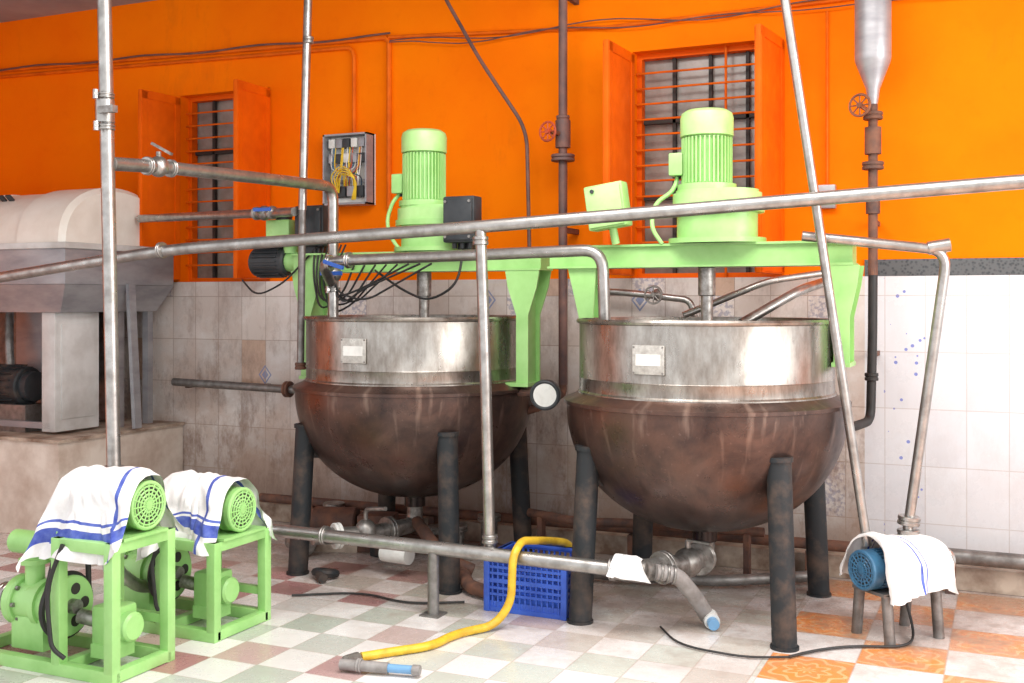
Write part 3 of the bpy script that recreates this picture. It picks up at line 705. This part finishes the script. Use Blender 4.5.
def pump(name,x0,xm,x1,y0,y1,zt,zm,R,seed,stripes,yo=0,L=.17,Lf=.17):
    e=empty(name,((x0+x1)/2,(y0+y1)/2,0)); yc=(y0+y1)/2; w=.045
    f=B('frame'); G='green'
    for y in (y0,y1): f.bb(x0,x1,y-.022,y+.022,.0,.05,G,.003)
    for x in (x0+.022,xm,x1-.022): f.bb(x-.022,x+.022,y0,y1,.003,.048,G,.003)
    for x in (xm,x1-.022):
        for y in (y0,y1): f.box((x,y,(zt)/2+.02),(w,w,zt-.04),G,None,.003)
    for y in (y0,y1): f.bb(xm-.02,x1,y-.022,y+.022,zt-.045,zt,G,.003)
    for x in (xm,x1-.022): f.bb(x-.022,x+.022,y0,y1,zt-.043,zt-.002,G,.003)
    f.bb(xm-.05,x1+.01,y0+.03,y1-.03,zt,zt+.012,G)
    f.box(((xm+x1)/2,y1,zt*.32),(x1-xm,.03,.035),G)
    f.done(e)
    ym=yc+yo; ml=x1-.38
    m=B('motor'); zc=zm
    m.cyl((ml,ym,zc),(x1-.05,ym,zc),R*.86,G,seg=32,bev=.01)
    for i in range(32):
        t=2*math.pi*i/32; m.box(((ml+x1-.10)/2,ym+R*.9*math.cos(t),zc+R*.9*math.sin(t)),(x1-.14-ml,.005,.022),G,(t-math.pi/2,0,0))
    m.cyl((x1-.09,ym,zc),(x1-.03,ym,zc),R,G,seg=32,bev=.006); grille(m,(x1-.012,ym,zc),(1,0,0),R,'green')
    m.bb(xm+.03,x1-.12,ym-.09,ym+.09,zt+.012,zc-R*.7,G)
    m.cyl((xm-.10,ym,zc),(ml,ym,zc),.02,'steel'); m.cyl((xm-.12,ym,zc),(xm-.07,ym,zc),.055,'dark',seg=24)
    m.done(e)
    p=B('pump_body'); zp=.235; yp=yc-.03
    p.cyl((xm-.12,yp,zp),(xm-.065,yp,zp),.125,G,seg=36,bev=.006); p.torus((xm-.092,yp,zp),(1,0,0),.127,.014,'rub')
    for i in range(5):
        t=2*math.pi*i/5; p.cyl((xm-.066,yp+.07*math.cos(t),zp+.07*math.sin(t)),(xm-.062,yp+.07*math.cos(t),zp+.07*math.sin(t)),.024,'darkgap',seg=14)
    p.cyl((xm-.065,yp,zp),(xm-.03,yp,zp),.03,'steel')
    for s in (-1,1): p.tube([(xm-.095,ym+s*.052,zc),(xm-.095,yp+s*.125,zp)],.012,'rub')
    o=xm-.03
    p.cyl((o-.30,yp,zp),(o-.10,yp,zp),.085,G,seg=28,bev=.012); p.cyl((o-.33,yp,zp),(o-.28,yp,zp),.105,G,seg=28,bev=.008)
    p.cyl((o-.18,yp,zp),(o-.15,yp,zp),.10,G,seg=28)
    for i in range(8):
        t=2*math.pi*i/8; p.cyl((o-.275,yp+.09*math.cos(t),zp+.09*math.sin(t)),(o-.262,yp+.09*math.cos(t),zp+.09*math.sin(t)),.01,'steel',seg=6)
    p.cyl((o-.24,yp,zp+.05),(o-.24,yp,zp+.17),.04,G); p.cyl((o-.24,yp,zp+.16),(o-.24,yp,zp+.18),.065,G)
    p.cyl((o-.40,yp+.04,zp+.23),(o-.12,yp+.04,zp+.23),.05,G,seg=24,bev=.006); p.cyl((o-.16,yp+.04,zp+.23),(o-.12,yp+.04,zp+.23),.065,G)
    p.cyl((o-.42,yp,zp),(o-.33,yp,zp),.045,'pipe'); p.flange((o-.40,yp,zp),(1,0,0),.06,'pipe')
    p.bb(o-.30,o-.12,yp-.07,yp+.07,.05,zp-.05,G,.005)
    p.done(e)
    q=B('gearbox'); q.box((xm+.12,yc+.02,.17),(.13,.13,.17),G,None,.02); q.cyl((xm+.17,yc+.02,.17),(xm+.23,yc+.02,.17),.06,G,seg=24,bev=.01); q.cyl((xm-.02,yp,.2),(xm+.08,yc,.18),.03,'steel'); q.bb(xm+.06,xm+.18,yc-.05,yc+.07,.045,.10,G)
    q.tube([(xm+.05,y0-.03,zt-.02),(xm-.02,y0-.05,.35),(xm+.01,y0-.05,.12),(xm+.06,y0-.03,.08)],.009,'rub',.12,8); q.done(e)
    c=B('sack_cover'); cloth(c,Matrix.Translation((x1-.255,ym,zc)),.46,R+.026,L,.30,seed,stripes,Lf=Lf); c.done(e)
    return e
pump('transfer_pump',-4.0,-3.47,-3.17,3.27,3.58,.55,.668,.10,1.3,[('u',-.86,-.72),('u',-.68,-.65),('v',.86,.89)],.03,.19,.20)
pump('transfer_pump.001',-3.90,-3.47,-3.16,3.86,4.22,.435,.55,.10,5.1,[('u',-.80,-.68),('v',.84,.87),('u',-.64,-.61)],0,.17,.17)

# small pump at right
e=empty('stainless_pump',(-.46,5.2,0))
A=V((-.59,5.05,.31)); dr=V((.26,.29,0)).normalized(); 
b=B('motor'); b.cyl(A+dr*.03,A+dr*.30,.078,'teal',seg=28)
for i in range(28):
    t=2*math.pi*i/28; x,y,_=frame_of(dr); u=x*math.cos(t)+y*math.sin(t); b.cyl(A+dr*.06+u*.083,A+dr*.28+u*.083,.005,'teal',seg=5)
grille(b,A,-dr,.088,'teal'); b.done(e)
b=B('pump_head'); b.cyl(A+dr*.31,A+dr*.36,.10,'pipe',seg=28,bev=.008); b.cyl(A+dr*.36,A+dr*.42,.085,'teal',seg=28,bev=.01); b.cyl(A+dr*.42,A+dr*.48,.04,'pipe'); b.flange(A+dr*.475,dr,.055,'pipe')
P=A+dr*.33; b.cyl(P,(-.418,5.29,.44),.03,'pipe'); b.done(e)
b=B('stand')
pr=V((-dr.y,dr.x,0))
b.box(A+dr*.20+V((0,0,-.095)),(.34,.20,.014),'pipe_dull',(0,0,math.atan2(dr.y,dr.x)))
for s in (-1,1):
    for k in (.06,.34): 
        q=A+dr*k+pr*s*.085; b.cyl((q.x+pr.x*s*.02,q.y+pr.y*s*.02,0),(q.x,q.y,.21),.024,'pipe_dull',seg=12)
b.done(e)
b=B('sack_cover'); ang=math.atan2(dr.y,dr.x)
cloth(b,Matrix.Translation(A+dr*.165)@Matrix.Rotation(ang,4,'Z'),.36,.125,.11,.25,9.4,[('v',.50,.53),('v',.58,.59)],wk=1.4,droop=-.01); b.done(e)

# ------------------------------------------------------------------ crate, hoses, floor stuff
b=B('plastic_crate'); x0,x1,y0,y1,h=-2.30,-1.90,4.80,5.10,.27
b.bb(x0+.01,x1-.01,y0+.01,y1-.01,.005,.015,'blue')
for x in (x0,x1):
    for y in (y0,y1): b.box((x,y,h/2),(.03,.03,h),'blue',None,.004)
for z,t in ((.012,.022),(.085,.012),(.115,.012),(.15,.02),(.185,.012),(.215,.012),(h-.012,.024)):
    for y in (y0,y1): b.bb(x0,x1,y-.009,y+.009,z-t/2,z+t/2,'blue')
    for x in (x0,x1): b.bb(x-.009,x+.009,y0,y1,z-t/2,z+t/2,'blue')
for y in (y0,y1): b.bb(x0-.012,x1+.012,y-.015,y+.015,h-.015,h,'blue',.002); b.bb(x0,x1,y-.003,y+.003,0,.05,'blue')
for x in (x0,x1): b.bb(x-.015,x+.015,y0-.012,y1+.012,h-.015,h,'blue',.002)
for i in range(1,14):
    x=x0+(x1-x0)*i/14
    for y in (y0,y1): b.bb(x-.004,x+.004,y-.006,y+.006,0,h-.01,'blue')
for i in range(1,10):
    y=y0+(y1-y0)*i/10
    for x in (x0,x1): b.bb(x-.006,x+.006,y-.004,y+.004,0,h-.01,'blue')
b.done()
b=B('yellow_hose')
b.tube([(-1.97,5.22,.02),(-2.0,5.16,.28),(-2.04,4.95,.33),(-2.06,4.66,.385),(-2.065,4.575,.33),(-2.07,4.57,.12),(-2.13,4.52,.022),(-2.24,4.34,.02),(-2.25,4.15,.02),(-2.36,4.02,.02),(-2.45,3.90,.02)],.019,'yellow',.10,12)
b.done()
b=B('hose_nozzle'); b.cyl((-2.45,3.87,.025),(-2.46,3.80,.03),.024,'steel'); b.cyl((-2.46,3.76,.03),(-2.26,3.80,.03),.022,'greyhose'); b.cyl((-2.26,3.80,.03),(-2.16,3.82,.03),.017,'blueplug'); b.flange((-2.38,3.775,.032),(1,.15,0),.028,'greyhose',.01); b.cyl((-2.16,3.82,.03),(-2.13,3.826,.03),.021,'greyhose'); b.done()
b=B('grey_discharge_hose'); b.tube([(-1.44,4.74,.285),(-1.36,4.80,.27),(-1.30,4.90,.15),(-1.27,4.98,.05),(-1.25,4.97,.036)],.036,'greyhose',.12,14)
for i in range(3): b.torus((-1.42+.025*i,4.755+.015*i,.282-.006*i),(1,.6,-.2),.038,.006,'steel',20,6)
b.cyl((-1.255,4.985,.045),(-1.23,4.93,.036),.036,'white'); b.cyl((-1.23,4.93,.036),(-1.215,4.90,.033),.026,'blueplug'); b.done()
b=B('pipe_elbow'); b.torus((-3.36,4.99,.03),(0,.2,1),.055,.022,'leg',24,8); b.cyl((-3.36,4.93,.03),(-3.30,4.88,.03),.024,'leg'); b.done()
b=B('power_cable'); b.tube([(-.84,4.66,.01),(-.75,4.80,.01),(-.62,4.92,.01),(-.40,5.0,.01),(-.38,5.2,.01),(-.44,5.24,.2)],.006,'rub',.2,6); b.done()
b=B('power_cable.001'); b.tube([(-1.45,4.85,.01),(-1.3,4.62,.01),(-1.0,4.58,.01),(-.84,4.66,.01)],.005,'rub',.2,6); b.done()
b=B('power_cable.002'); b.tube([(-3.3,4.6,.01),(-3.0,4.8,.01),(-2.7,4.7,.01),(-2.45,4.85,.01)],.006,'rub',.2,6); b.done()
b=B('scrap_pump_parts')
for i in range(7):
    x=-3.95+.19*i+random.uniform(-.03,.03); y=5.90+random.uniform(-.06,.05); hh=.10+.1*random.random()
    b.cyl((x,y,0),(x,y,hh),.05,random.choice(['rust','steel','leg']),seg=16); b.flange((x,y,hh),(0,0,1),.07,random.choice(['rust','steel']))
b.box((-3.45,5.68,.11),(.22,.16,.22),'rust',(0,0,.3),.01); b.cyl((-3.58,5.66,.16),(-3.84,5.58,.16),.09,'rust',seg=20,bev=.01); b.box((-3.7,5.62,.035),(.3,.2,.07),'kerb',(0,0,.3))
b.cyl((-3.9,5.45,.07),(-3.72,5.35,.07),.06,'steel',seg=18,bev=.01); b.box((-3.3,5.55,.05),(.2,.12,.1),'leg',(0,0,-.3),.01)
b.done()
b=B('rag'); cloth(b,Matrix.Translation((-1.56,4.69,.293)),.13,.056,.035,.3,3.3,[],n=30,mm=24,wk=.7,droop=.0); b.done()

# ------------------------------------------------------------------ light
w=bpy.data.worlds.new('daylight'); scene.world=w; w.use_nodes=True
nt=w.node_tree; bg=nt.nodes['Background']; bg.inputs[0].default_value=(.98,.985,1,1); bg.inputs[1].default_value=1.4
def area(name,loc,target,sx,sy,power,col=(1,.97,.93)):
    l=bpy.data.lights.new(name,'AREA'); l.shape='RECTANGLE'; l.size=sx; l.size_y=sy; l.energy=power; l.color=col
    o=bpy.data.objects.new(name,l); bpy.context.collection.objects.link(o); o.location=loc
    o.rotation_euler=(V(target)-V(loc)).to_track_quat('-Z','Y').to_euler(); return o
area('overhead_fill_lamp',(-1.2,3.4,3.62),(-1.2,3.7,0),3.0,1.6,160)  # added fill light under the closed ceiling, no real skylight there
area('side_opening_light',(3.3,3.2,2.4),(-1.5,5.2,1.2),3.0,2.2,190)

# ------------------------------------------------------------------ camera
cd=bpy.data.cameras.new('camera'); co=bpy.data.objects.new('camera',cd); bpy.context.collection.objects.link(co)
co.location=(0,0,1.5); co.rotation_euler=(math.radians(90),0,math.asin(.412))
cd.lens=36*1100/1024; cd.sensor_width=36; cd.shift_y=-.0405
scene.camera=co
